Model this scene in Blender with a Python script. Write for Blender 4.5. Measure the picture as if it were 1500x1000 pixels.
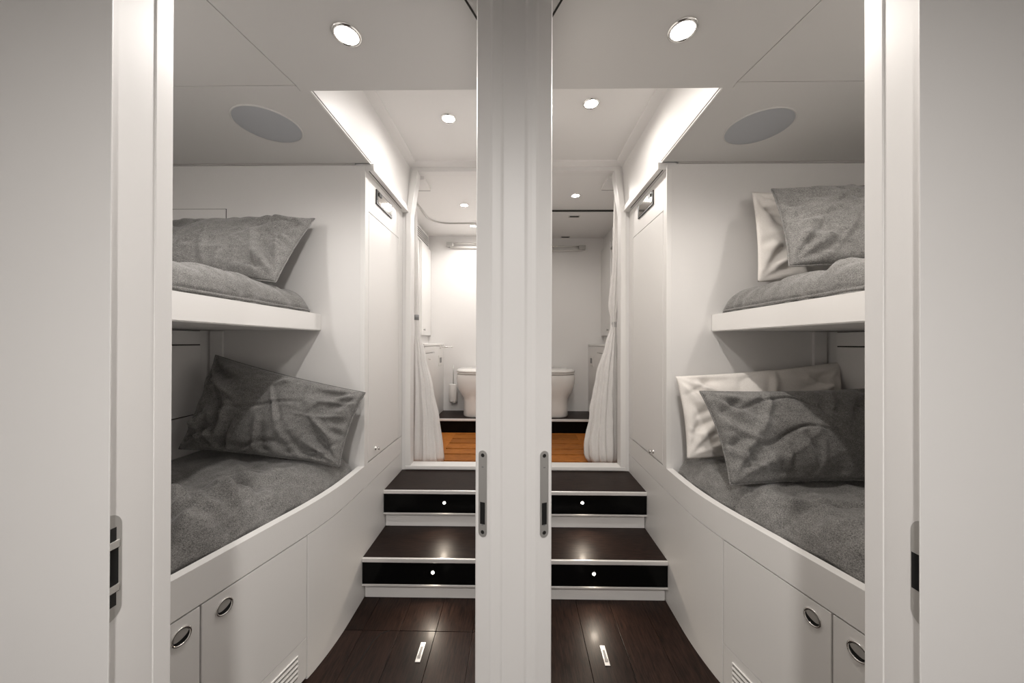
import bpy, bmesh, math, random
from mathutils import Vector, Matrix, noise
random.seed(7)
scene = bpy.context.scene
for o in list(bpy.data.objects): bpy.data.objects.remove(o)
C = scene.collection
R = math.radians
# ------------------------------------------------------------------ camera
H = 1.173            # eye height above the cabin sole
F = 500.0            # focal length in pixels of a 1500 px wide frame
CAMX = 0.0086
def rotation(yaw, pitch, roll):
    cy, sy = math.cos(yaw), math.sin(yaw); cp, sp = math.cos(pitch), math.sin(pitch); cr, sr = math.cos(roll), math.sin(roll)
    Y = Matrix(((cy, -sy, 0), (sy, cy, 0), (0, 0, 1)))
    B = Matrix(((1, 0, 0), (0, 0, -1), (0, 1, 0)))
    P = Matrix(((1, 0, 0), (0, cp, -sp), (0, sp, cp)))
    Q = Matrix(((cr, -sr, 0), (sr, cr, 0), (0, 0, 1)))
    return Q @ P @ B @ Y
RM = rotation(R(-0.775), R(-0.163), R(0.145))
cd = bpy.data.cameras.new('camera'); cam = bpy.data.objects.new('camera', cd); C.objects.link(cam)
cd.sensor_width = 36; cd.sensor_fit = 'HORIZONTAL'; cd.lens = F*36/1500; cd.clip_start = .02
mw = Matrix((RM[0], -RM[1], -RM[2])).transposed().to_4x4(); mw.translation = (CAMX, 0, H)
cam.matrix_world = mw; scene.camera = cam
def ray(px, py):
    return (RM.transposed() @ Vector(((px-750)/F, (py-500)/F, 1)))
def at(px, py, Y=None, z=None, x=None):
    """point seen at a pixel, on a given depth, height or side plane"""
    d = ray(px, py)
    if Y is not None: t = Y/d.y
    elif z is not None: t = (z-H)/d.z
    else: t = (x-CAMX)/d.x
    return Vector((CAMX, 0, H)) + d*t
# ------------------------------------------------------------------ world, exposure
w = bpy.data.worlds.new('world'); scene.world = w; w.use_nodes = True
w.node_tree.nodes['Background'].inputs[0].default_value = (.8, .85, 1, 1)
w.node_tree.nodes['Background'].inputs[1].default_value = .05
vs = scene.view_settings
vs.view_transform = 'Standard'; vs.look = 'None'; vs.gamma = 1; vs.use_curve_mapping = False
vs.exposure = 0.0
WARM = {-1: (1, .955, .915), 1: (1, .94, .88)}
E_CABIN, E_PASS, E_HEAD, E_CORR_FILL = 21.0, 13.5, 13.5, 140.0

# ------------------------------------------------------------------ materials
def mat(name, col, rough=.5, metal=0, **k):
    m = bpy.data.materials.new(name); m.use_nodes = True
    b = m.node_tree.nodes['Principled BSDF']
    b.inputs['Base Color'].default_value = (*col, 1); b.inputs['Roughness'].default_value = rough; b.inputs['Metallic'].default_value = metal
    for kk, v in k.items(): b.inputs[kk].default_value = v
    return m
def nd(m, t): return m.node_tree.nodes.new(t)
def lk(m, a, b): m.node_tree.links.new(a, b)
def paint(name, col, rough):
    m = mat(name, col, rough); b = m.node_tree.nodes['Principled BSDF']
    g = nd(m, 'ShaderNodeNewGeometry'); n = nd(m, 'ShaderNodeTexNoise'); n.inputs['Scale'].default_value = 3; n.inputs['Detail'].default_value = 3
    lk(m, g.outputs['Position'], n.inputs['Vector'])
    r = nd(m, 'ShaderNodeMapRange'); r.inputs[3].default_value = rough-.05; r.inputs[4].default_value = rough+.08
    lk(m, n.outputs['Fac'], r.inputs[0]); lk(m, r.outputs[0], b.inputs['Roughness'])
    n2 = nd(m, 'ShaderNodeTexNoise'); n2.inputs['Scale'].default_value = 350
    lk(m, g.outputs['Position'], n2.inputs['Vector'])
    bp = nd(m, 'ShaderNodeBump'); bp.inputs['Strength'].default_value = .02; bp.inputs['Distance'].default_value = .001
    lk(m, n2.outputs['Fac'], bp.inputs['Height']); lk(m, bp.outputs[0], b.inputs['Normal'])
    return m
def fabric(name, c0, c1, scale, rough=.95, bump=.25, sheen=.25):
    m = mat(name, c0, rough); b = m.node_tree.nodes['Principled BSDF']
    b.inputs['Sheen Weight'].default_value = sheen; b.inputs['Specular IOR Level'].default_value = .15
    tc = nd(m, 'ShaderNodeTexCoord'); mp = nd(m, 'ShaderNodeMapping'); mp.inputs['Scale'].default_value = (1, 1, 1.8)
    lk(m, tc.outputs['Object'], mp.inputs['Vector'])
    n = nd(m, 'ShaderNodeTexNoise'); n.inputs['Scale'].default_value = scale; n.inputs['Detail'].default_value = 4; n.inputs['Roughness'].default_value = .75
    n2 = nd(m, 'ShaderNodeTexNoise'); n2.inputs['Scale'].default_value = scale*.12; n2.inputs['Detail'].default_value = 3
    lk(m, mp.outputs[0], n.inputs['Vector']); lk(m, mp.outputs[0], n2.inputs['Vector'])
    mx = nd(m, 'ShaderNodeMath'); mx.operation = 'MULTIPLY_ADD'; mx.inputs[1].default_value = .85
    lk(m, n.outputs['Fac'], mx.inputs[0])
    m2 = nd(m, 'ShaderNodeMath'); m2.operation = 'MULTIPLY'; m2.inputs[1].default_value = .15
    lk(m, n2.outputs['Fac'], m2.inputs[0]); lk(m, m2.outputs[0], mx.inputs[2])
    rp = nd(m, 'ShaderNodeValToRGB'); rp.color_ramp.elements[0].position = .38; rp.color_ramp.elements[1].position = .63
    rp.color_ramp.elements[0].color = (*c0, 1); rp.color_ramp.elements[1].color = (*c1, 1)
    lk(m, mx.outputs[0], rp.inputs[0]); lk(m, rp.outputs[0], b.inputs['Base Color'])
    bp = nd(m, 'ShaderNodeBump'); bp.inputs['Strength'].default_value = bump; bp.inputs['Distance'].default_value = .002
    lk(m, n.outputs['Fac'], bp.inputs['Height']); lk(m, bp.outputs[0], b.inputs['Normal'])
    return m
def wood(name, c0, c1, stretch, rough, coat=0., scale=30):
    m = mat(name, c0, rough); b = m.node_tree.nodes['Principled BSDF']; b.inputs['Coat Weight'].default_value = coat; b.inputs['Specular IOR Level'].default_value = .17; b.inputs['Coat Roughness'].default_value = .15
    g = nd(m, 'ShaderNodeNewGeometry'); oi = nd(m, 'ShaderNodeObjectInfo')
    ad = nd(m, 'ShaderNodeVectorMath'); ad.operation = 'MULTIPLY_ADD'; ad.inputs[1].default_value = (7, 3, 5)
    lk(m, oi.outputs['Random'], ad.inputs[0]); lk(m, g.outputs['Position'], ad.inputs[2])
    mp = nd(m, 'ShaderNodeMapping'); mp.inputs['Scale'].default_value = stretch; lk(m, ad.outputs[0], mp.inputs['Vector'])
    n = nd(m, 'ShaderNodeTexNoise'); n.inputs['Scale'].default_value = scale; n.inputs['Detail'].default_value = 6; n.inputs['Roughness'].default_value = .65; n.inputs['Distortion'].default_value = .6
    lk(m, mp.outputs[0], n.inputs['Vector'])
    rp = nd(m, 'ShaderNodeValToRGB'); rp.color_ramp.elements[0].position = .35; rp.color_ramp.elements[1].position = .7
    rp.color_ramp.elements[0].color = (*c0, 1); rp.color_ramp.elements[1].color = (*c1, 1)
    lk(m, n.outputs['Fac'], rp.inputs[0])
    hv = nd(m, 'ShaderNodeHueSaturation'); r = nd(m, 'ShaderNodeMapRange'); r.inputs[3].default_value = .75; r.inputs[4].default_value = 1.25
    lk(m, oi.outputs['Random'], r.inputs[0]); lk(m, r.outputs[0], hv.inputs['Value']); lk(m, rp.outputs[0], hv.inputs['Color']); lk(m, hv.outputs[0], b.inputs['Base Color'])
    bp = nd(m, 'ShaderNodeBump'); bp.inputs['Strength'].default_value = .12; bp.inputs['Distance'].default_value = .0015
    lk(m, n.outputs['Fac'], bp.inputs['Height']); lk(m, bp.outputs[0], b.inputs['Normal'])
    return m
def emit(name, col, s):
    m = bpy.data.materials.new(name); m.use_nodes = True; t = m.node_tree; t.nodes.clear()
    o = t.nodes.new('ShaderNodeOutputMaterial'); e = t.nodes.new('ShaderNodeEmission'); e.inputs[0].default_value = (*col, 1); e.inputs[1].default_value = s
    t.links.new(e.outputs[0], o.inputs[0]); return m
M = dict(
    white=paint('white_satin_paint', (.80, .785, .77), .42),
    wall=paint('white_wall_paint', (.79, .775, .76), .55),
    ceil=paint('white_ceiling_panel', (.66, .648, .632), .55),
    gloss=paint('white_gloss_lacquer', (.82, .805, .785), .38),
    midshade=mat('pale_shade', (.55, .53, .51), .9),  # painted shade for the ceiling gap and below the wall cabinet
    gap=mat('shadow_gap', (.03, .028, .025), .9),
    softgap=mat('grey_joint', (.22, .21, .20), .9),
    chrome=mat('polished_chrome', (.82, .81, .79), .12, 1),
    steel=mat('brushed_steel', (.52, .51, .49), .35, .55),
    nosing=mat('satin_nosing_metal', (.88, .86, .84), .3, .45),
    black=mat('gloss_black_panel', (.003, .003, .003), .18, **{'Specular IOR Level': .12}),
    dark=mat('black_plastic', (.012, .011, .01), .4),
    hole=mat('dark_recess', (.004, .004, .004), .9),
    screen=mat('mirror_glass', (.55, .53, .50), .08, .9),
    porcelain=mat('white_porcelain', (.82, .80, .77), .12),
    greycloth=fabric('grey_melange_cotton', (.070, .068, .065), (.315, .307, .295), 300),
    whitecloth=fabric('white_cotton', (.74, .70, .66), (.82, .79, .75), 220, .9, .12, .1),
    curtain=fabric('white_shower_curtain', (.74, .72, .70), (.82, .80, .78), 200, .75, .06, .1),
    grille=mat('grey_speaker_mesh', (.45, .465, .49), .7),
    floor=wood('dark_wenge_plank', (.007, .0038, .003), (.036, .018, .0125), (6, .5, 1), .44, .03),
    tread=wood('dark_wenge_tread', (.007, .004, .0032), (.034, .019, .0145), (.5, 6, 1), .44, .03),
    teak=wood('orange_teak', (.27, .085, .013), (.52, .195, .04), (.6, 5, 1), .5, .0),
    lamp=emit('lit_downlight_lens', (1, .96, .9), 30),
    led=emit('lit_step_led', (1, .93, .82), 60),
    plastic=mat('white_plastic', (.78, .76, .73), .35),
    greyplastic=mat('grey_plastic', (.25, .25, .25), .5),
)
# a fine perforation on the speaker mesh
_m = M['grille']; _v = nd(_m, 'ShaderNodeTexVoronoi'); _v.inputs['Scale'].default_value = 420; _g = nd(_m, 'ShaderNodeNewGeometry')
lk(_m, _g.outputs['Position'], _v.inputs['Vector']); _b = nd(_m, 'ShaderNodeBump'); _b.inputs['Strength'].default_value = .3; _b.inputs['Distance'].default_value = .001
lk(_m, _v.outputs['Distance'], _b.inputs['Height']); lk(_m, _b.outputs[0], _m.node_tree.nodes['Principled BSDF'].inputs['Normal'])

# ------------------------------------------------------------------ helpers
def wpos(o):
    p = Vector((0, 0, 0))
    while o: p += o.location; o = o.parent
    return p
def obj(name, bm, m, parent=None, smooth=False, base=False):
    bmesh.ops.recalc_face_normals(bm, faces=bm.faces[:])
    vs_ = [v.co for v in bm.verts]
    lo = Vector((min(v.x for v in vs_), min(v.y for v in vs_), min(v.z for v in vs_))); hi = Vector((max(v.x for v in vs_), max(v.y for v in vs_), max(v.z for v in vs_)))
    c = (lo+hi)/2
    if base: c.z = lo.z
    bmesh.ops.translate(bm, verts=bm.verts, vec=-c)
    me = bpy.data.meshes.new(name); bm.to_mesh(me); bm.free()
    if smooth:
        for p in me.polygons: p.use_smooth = True
    me.materials.append(M[m] if isinstance(m, str) else m)
    o = bpy.data.objects.new(name, me); C.objects.link(o)
    o.location = c - (wpos(parent) if parent else Vector((0, 0, 0))); o.parent = parent
    return o
def thing(name, label, cat, loc, group=None):
    o = bpy.data.objects.new(name, None); C.objects.link(o); o.location = loc; o.empty_display_size = .05
    return tag(o, label, cat, group)
def tag(o, label=None, cat=None, group=None, kind=None):
    if label: o['label'] = label
    if cat: o['category'] = cat
    if group: o['group'] = group
    if kind: o['kind'] = kind
    return o
def struct(name, bm, m, label=None, smooth=False):
    o = obj(name, bm, m, None, smooth); tag(o, label=label, kind='structure'); return o
def NB(): return bmesh.new()
def box(bm, x0, x1, y0, y1, z0, z1, bev=0, seg=2):
    if x0 > x1: x0, x1 = x1, x0
    r = bmesh.ops.create_cube(bm, size=1)
    for v in r['verts']:
        v.co = Vector(((x0+x1)/2+v.co.x*(x1-x0), (y0+y1)/2+v.co.y*(y1-y0), (z0+z1)/2+v.co.z*(z1-z0)))
    if bev:
        es = list({e for v in r['verts'] for e in v.link_edges})
        bmesh.ops.bevel(bm, geom=es, offset=bev, segments=seg, affect='EDGES', profile=.5)
    return bm
def B(x0, x1, y0, y1, z0, z1, bev=0): return box(NB(), x0, x1, y0, y1, z0, z1, bev)
def prism(bm, pts, axis, a, b):
    """extrude a polygon along an axis; pts are the two other coordinates in order"""
    def mk(p, t):
        return {'x': Vector((t, p[0], p[1])), 'y': Vector((p[0], t, p[1])), 'z': Vector((p[0], p[1], t))}[axis]
    A = [bm.verts.new(mk(p, a)) for p in pts]; Bv = [bm.verts.new(mk(p, b)) for p in pts]; n = len(pts)
    bm.faces.new(A); bm.faces.new(Bv[::-1])
    for i in range(n): bm.faces.new((A[i], Bv[i], Bv[(i+1) % n], A[(i+1) % n]))
    return bm
def frame_of(d):
    d = d.normalized(); u = Vector((0, 0, 1)) if abs(d.z) < .9 else Vector((1, 0, 0))
    a = d.cross(u).normalized(); return a, d.cross(a).normalized()
def tube(bm, pts, r, seg=10, cap=True, closed=False):
    pts = [Vector(p) for p in pts]; rings = []; n = len(pts)
    a = None
    for i, p in enumerate(pts):
        d = (pts[(i+1) % n]-pts[i-1]) if closed or 0 < i < n-1 else (pts[1]-pts[0] if i == 0 else pts[-1]-pts[-2])
        if a is None: a, b = frame_of(d)
        else:
            d = d.normalized(); a = (a-d*a.dot(d)).normalized(); b = d.cross(a)
        rr = r[i] if isinstance(r, (list, tuple)) else r
        rings.append([bm.verts.new(p+a*(math.cos(t)*rr)+b*(math.sin(t)*rr)) for t in [2*math.pi*k/seg for k in range(seg)]])
    for i in range(n if closed else n-1):
        q, s = rings[i], rings[(i+1) % n]
        for k in range(seg): bm.faces.new((q[k], q[(k+1) % seg], s[(k+1) % seg], s[k]))
    if cap and not closed: bm.faces.new(rings[0][::-1]); bm.faces.new(rings[-1])
    return bm
def lathe(bm, c, axis, prof, seg=32):
    """prof: (radius, distance along axis)"""
    axis = Vector(axis).normalized(); a, b = frame_of(axis); c = Vector(c); rings = []
    for r, h in prof:
        if r < 1e-6: rings.append([bm.verts.new(c+axis*h)])
        else: rings.append([bm.verts.new(c+axis*h+a*(r*math.cos(2*math.pi*k/seg))+b*(r*math.sin(2*math.pi*k/seg))) for k in range(seg)])
    for q, s in zip(rings, rings[1:]):
        if len(q) == 1 and len(s) == 1: continue
        for k in range(seg):
            k2 = (k+1) % seg
            if len(q) == 1: bm.faces.new((q[0], s[k], s[k2]))
            elif len(s) == 1: bm.faces.new((q[k], q[k2], s[0]))
            else: bm.faces.new((q[k], q[k2], s[k2], s[k]))
    return bm
def loft(bm, rings, cap0=True, cap1=True):
    vr = [[bm.verts.new(p) for p in r] for r in rings]; n = len(vr[0])
    for q, s in zip(vr, vr[1:]):
        for k in range(n): bm.faces.new((q[k], q[(k+1) % n], s[(k+1) % n], s[k]))
    if cap0: bm.faces.new(vr[0][::-1])
    if cap1: bm.faces.new(vr[-1])
    return bm

# ------------------------------------------------------------------ dimensions (half plan, mirrored for the two cabins)
XA = .69                     # face of the bunk / wardrobe along the aisle
ZC = 1.993                   # cabin ceiling
ZR = H+1.09                  # raised ceiling over the steps
ZB = H+1.045                 # head compartment ceiling
YW = 1.561                   # end wall of the bunks
YB, YB2 = 2.08, 2.14         # bulkhead to the head compartment
YF = 3.35                    # far wall of the head
ZP = .503                    # raised platform with the toilet
ZG = .385                    # teak grating
XH1, XH2 = 1.40, 1.80        # ship's side below and above the upper bunk
XBS = .86                    # side wall of the head
Z1, Z2 = .195, .395          # the two treads
Y1, Y2 = 1.538, 1.786
def fx(y):
    if y >= 1.42: return XA
    if y >= 1.15: return XA+.4685*(1.42-y)**2
    return .7242+.253*(1.15-y)
def xu(y): return .893-.055*(YW-y)
CAB = {-1: 'the grey-pillow cabin', 1: 'the white-pillow cabin'}
SIDE = {-1: 'left', 1: 'right'}

# ------------------------------------------------------------------ corridor and centre post
struct('floor_corridor', B(-1.95, 1.95, -1.5, .57, -.06, 0), 'floor', 'dark floor of the corridor in front of the two doorways')
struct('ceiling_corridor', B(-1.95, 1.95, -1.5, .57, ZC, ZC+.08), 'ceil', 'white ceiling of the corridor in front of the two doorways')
struct('wall_back', B(-1.95, 1.95, -1.58, -1.5, 0, ZC+.08), 'wall', 'white corridor wall facing the two doorways')
struct('wall_corridor_left', B(-2.0, -1.95, -1.5, .485, 0, ZC), 'wall', 'white corridor side wall by the grey pillow cabin')
struct('wall_corridor_right', B(1.95, 2.0, -1.5, .485, 0, ZC), 'wall', 'white corridor side wall by the white pillow cabin')
JX = {-1: -at(161, 500, Y=.485).x, 1: at(1348, 500, Y=.485).x}
JY = {-1: at(250.5, 500, x=-JX[-1]-.008).y, 1: at(1268, 500, x=JX[1]+.008).y}
for s in (-1, 1):
    x = JX[s]
    # front skin of the wall with a small lip, and the reveal behind it
    o = struct('wall_front_'+SIDE[s], B(s*(x), s*1.98, .485, .4868, 0, ZC, .0006), 'white', 'white doorway wall beside '+CAB[s])
    j = obj('door_reveal', B(s*(x+.008), s*1.98, .4868, JY[s], 0, ZC, .002), 'white', o)
    obj('reveal_stop', B(s*(x+.0064), s*(x+.02), JY[s]-.028, JY[s]+.0005, 0, ZC, .0012), 'white', o)
    # latch plate half hidden behind the lip
    p0, p1 = (748, 900) if s < 0 else (757, 906)
    xe_ = 177.5 if s < 0 else 1335
    ye_ = at(xe_, 824, x=s*(x+.008)).y
    za, zb = at(xe_, p0, x=s*(x+.008)).z, at(xe_, p1, x=s*(x+.008)).z
    lab = {-1: 'steel flush latch plate with a pull recess in the doorway edge of '+CAB[s],
           1: 'plain grey latch plate with a dark slot in the doorway edge of '+CAB[s]}[s]
    t = thing('latch_plate', lab, 'latch plate', (s*(x+.008), .50, (za+zb)/2), 'latch plates in the outer door edges')
    ya, yb = .4875, ye_
    zc_, hl = (za+zb)/2, (za-zb)/2
    pts = [(ya, zc_-hl), (ya, zc_+hl)]
    for k in range(9):
        a = math.pi/2*(1-k/8); pts.append((ya+(yb-ya)*(.15+.85*math.cos(a)), zc_+hl-.018*(1-math.sin(a))))
    for k in range(9):
        a = -math.pi/2*k/8; pts.append((ya+(yb-ya)*(.15+.85*math.cos(a)), zc_-hl+.018*(1+math.sin(a))))
    obj('plate', prism(NB(), pts, 'x', s*(x+.0105), s*(x+.0072)), 'steel', t)
    e = .35*hl
    obj('slot', B(s*(x+.009), s*(x+.0068), ya+.001, yb-(.0045 if s < 0 else .001), zc_-e*1.05, zc_+e*.95), 'hole', t)
    if s < 0:
        for q in (-1, 1):
            obj('slot_bar', B(s*(x+.009), s*(x+.0056), ya+.001, yb-.003, zc_+q*e*1.18-.006, zc_+q*e*1.18+.006, .001), 'chrome', t)
            obj('recess_shadow', B(s*(x+.009), s*(x+.0069), ya+.002, yb-.007, zc_+q*e*1.75-.010, zc_+q*e*1.75+.010), 'dark', t)
struct('trim_1', B(-1.98, 1.98, .492, .56, ZC-.06, ZC), 'white', 'white header board over the two doorways')

# centre post, wedge shaped in plan
half = [(0, .7030), (.0205, .7030), (.0225, .7024), (.0255, .7000), (.028, .6990), (.036, .6980), (.0435, .6980), (.0465, .6990), (.049, .7005), (.0755, .7110), (.0775, .7135), (.078, .717), (.078, .76), (.05, .95)]
pts = [(-x*1.02+.0028, y) for x, y in half[::-1]] + [(x*1.02+.0028, y) for x, y in half[1:]]
post = struct('wall_center_post', prism(NB(), pts, 'z', 0, ZC), 'white', 'white moulded post between the two doorways')
for s in (-1, 1):
    n = Vector((s*.35, -.93, 0)).normalized(); tdir = Vector((s*.93, .35, 0)).normalized()
    c = Vector((s*.0630+.0028, .7057, H-.312)); 
    t = thing('strike_plate', 'rounded steel strike plate on the centre post facing '+CAB[s], 'strike plate', c, 'strike plates on the centre post')
    def plate_bm(w2, h2, off, th, zc=0, cap=True, N=10):
        P = []
        if cap:
            for k in range(N+1): a = math.pi*k/N; P.append((w2*math.cos(a), h2-w2+w2*math.sin(a)))
            for k in range(N+1): a = math.pi+math.pi*k/N; P.append((w2*math.cos(a), -h2+w2+w2*math.sin(a)))
        else: P = [(w2, h2), (-w2, h2), (-w2, -h2), (w2, -h2)]
        bm = NB(); r0 = [c+tdir*a+Vector((0, 0, b+zc))+n*off for a, b in P]; r1 = [p+n*th for p in r0]
        return loft(bm, [r0, r1])
    obj('plate', plate_bm(.0095, .089, -.001, .0028), 'steel', t)
    obj('bolt_hole', plate_bm(.0055, .0225, .0014, .0007, -.040, False), 'hole', t)
    for zz in (.079, -.079):
        obj('screw', lathe(NB(), c+Vector((0, 0, zz))+n*.0016, n, [(.0042, 0), (.0036, .0008), (.0016, .0003), (0, .0002)], 14), 'dark', t)
    for zz in (.055, -.064):
        obj('stamped_mark', plate_bm(.0022, .0012, .0014, .0006, zz, False), 'greyplastic', t)

# partition between the cabins
struct('wall_center', B(-.05, .05, .95, YF+.05, 0, ZR+.05), 'wall', 'white partition wall between the two cabins')

# ------------------------------------------------------------------ downlights
def downlight(px, py, z, r, energy, label, group, spread=172, blend=.6):
    p = at(px, py, z=z) if py is not None else Vector(px)
    t = thing('ceiling_downlight', label, 'downlight', p, group)
    obj('bezel', lathe(NB(), p, (0, 0, -1), [(r*1.25, -.002), (r*1.25, .003), (r*1.12, .006), (r*1.0, .006), (r*.98, .001)], 40), 'chrome', t, True)
    obj('lens', lathe(NB(), p, (0, 0, -1), [(0, .0035), (r*.6, .0034), (r*.98, .0015)], 32), 'lamp', t, True)
    ld = bpy.data.lights.new('lamp_light', 'SPOT'); ld.energy = energy; ld.color = WARM[-1 if p.x < 0 else 1]; ld.shadow_soft_size = r*.8
    ld.spot_size = R(spread); ld.spot_blend = blend
    l = bpy.data.objects.new('lamp_light', ld); C.objects.link(l); l.parent = t; l.location = (0, 0, -.012)
    return t

# ------------------------------------------------------------------ soft goods
def fold_noise(p, k=1.0): return noise.noise(Vector(p)*k)
def pillow(name, label, group, TL, TR, BR, BL, T, front, m, seed, wr=1.0, pinch=.05, nu=96, nv=66, piping=True):
    """pillow spanned between four corner points; 'front' is the side facing the viewer"""
    TL, TR, BR, BL = map(Vector, (TL, TR, BR, BL)); front = Vector(front)
    nrm = (TR-TL).cross(BL-TL).normalized()
    if nrm.dot(front) < 0: nrm = -nrm
    rnd = random.Random(seed); ph = [rnd.uniform(0, 6.28) for _ in range(8)]; off = Vector((rnd.uniform(0, 50), rnd.uniform(0, 50), 0))
    Wd = (TR-TL).length; Hh = (BL-TL).length
    folds = []
    for k in range(22):
        e = rnd.choice('LLRRTBBM')
        if e in 'LR': x0, y0, an = (0 if e == 'L' else Wd), rnd.uniform(.08, .92)*Hh, (0 if e == 'L' else math.pi)+rnd.uniform(-.6, .6)
        elif e in 'TB': x0, y0, an = rnd.uniform(.05, .95)*Wd, (0 if e == 'T' else Hh), (math.pi/2 if e == 'T' else -math.pi/2)+rnd.uniform(-.9, .9)
        else: x0, y0, an = rnd.uniform(.2, .8)*Wd, rnd.uniform(.2, .8)*Hh, rnd.uniform(0, 6.28)
        folds.append((x0, y0, math.cos(an), math.sin(an), rnd.uniform(.10, .30), rnd.uniform(.006, .015)*rnd.choice((1, 1, -1)), rnd.uniform(.008, .018), rnd.uniform(-1.6, 1.6)))
    def P(u, v, side):
        a, b = 2*u-1, 2*v-1
        uu = .5+(u-.5)*(1-pinch*(1-b*b)); vv = .5+(v-.5)*(1-pinch*1.3*(1-a*a))
        p = TL*(1-uu)*(1-vv)+TR*uu*(1-vv)+BR*uu*vv+BL*(1-uu)*vv
        A = max(0, 1-abs(a)**2.6); Bq = max(0, 1-abs(b)**2.2)
        t = T*(A*Bq)**.49
        edge = min(1, (A*Bq)*3.5)
        q = Vector((u*Wd, v*Hh, side*.7))+off
        d = 0
        d += .016*fold_noise((q.x*3.2, q.y*4.5, q.z))
        d += .009*fold_noise((q.x*8, q.y*11, q.z+3))
        wrp = fold_noise((q.x*4, q.y*4, 9))*.8
        d += .020*(1-abs(math.sin((q.x*7+q.y*15)+wrp*4)))**3*max(0, fold_noise((q.x*3, q.y*3, 20))+.15)
        w2_ = fold_noise((q.x*3.5, q.y*3.5, 50))
        d -= .020*max(0, 1-abs(fold_noise((q.x*3.2+w2_, q.y*6.5-w2_, 61)))*7)**2*max(0, fold_noise((q.x*2.5, q.y*2.5, 70))+.2)
        for i, (cu, cv) in enumerate(((0, 0), (1, 0), (1, 1), (0, 1))):
            dx, dy = (u-cu)*Wd, (v-cv)*Hh; rr = math.hypot(dx, dy); th = math.atan2(abs(dy)+1e-6, abs(dx)+1e-6)
            d += .015*math.sin(th*11+ph[i]+rr*9)*math.exp(-((rr-.10)/.10)**2)
        for i, (dist) in enumerate((u*Wd, (1-u)*Wd)):
            d += .006*math.sin((v*Hh)*75+ph[4+i]+fold_noise((q.x*5, q.y*9, 33))*4)*math.exp(-(dist/.07)**2)
        for i, (dist) in enumerate((v*Hh, (1-v)*Hh)):
            d += .005*math.sin((u*Wd)*60+ph[6+i]+fold_noise((q.x*9, q.y*5, 43))*4)*math.exp(-(dist/.05)**2)
        df = 0
        for (x0, y0, ca, sa, L, am, wd, cv) in folds:
            dx, dy = u*Wd-x0, v*Hh-y0; al = dx*ca+dy*sa
            if al < -.02 or al > L: continue
            pe = -dx*sa+dy*ca-cv*al*al
            if abs(pe) > 3*wd: continue
            tp = math.sin(math.pi*min(1, max(0, (al+.02)/(L+.02)))**.6)
            df += am*tp*(math.exp(-(pe/wd)**2)-.35*math.exp(-((pe-1.6*wd)/wd)**2))
        d += df
        return p+nrm*((t if side > 0 else -.6*t if side < 0 else 0)+d*wr*edge*(1 if side > 0 else .4))
    bm = NB(); g = {}
    for i in range(nu+1):
        for j in range(nv+1):
            g[i, j, 1] = bm.verts.new(P(i/nu, j/nv, 1))
            if i in (0, nu) or j in (0, nv): g[i, j, -1] = g[i, j, 1]
            else: g[i, j, -1] = bm.verts.new(P(i/nu, j/nv, -1))
    for i in range(nu):
        for j in range(nv):
            bm.faces.new((g[i, j, 1], g[i+1, j, 1], g[i+1, j+1, 1], g[i, j+1, 1]))
            bm.faces.new((g[i, j, -1], g[i, j+1, -1], g[i+1, j+1, -1], g[i+1, j, -1]))
    edge = [P(i/nu, 0, 0) for i in range(nu)]+[P(1, j/nv, 0) for j in range(nv)]+[P(1-i/nu, 1, 0) for i in range(nu)]+[P(0, 1-j/nv, 0) for j in range(nv)]
    loc = (BL+BR)/2
    t = thing(name, label, 'pillow', loc, group)
    obj('pillow_body', bm, m, t, True)
    if piping: obj('piping', tube(NB(), edge, .0028, 6, closed=True), m, t, True)
    return t
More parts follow.
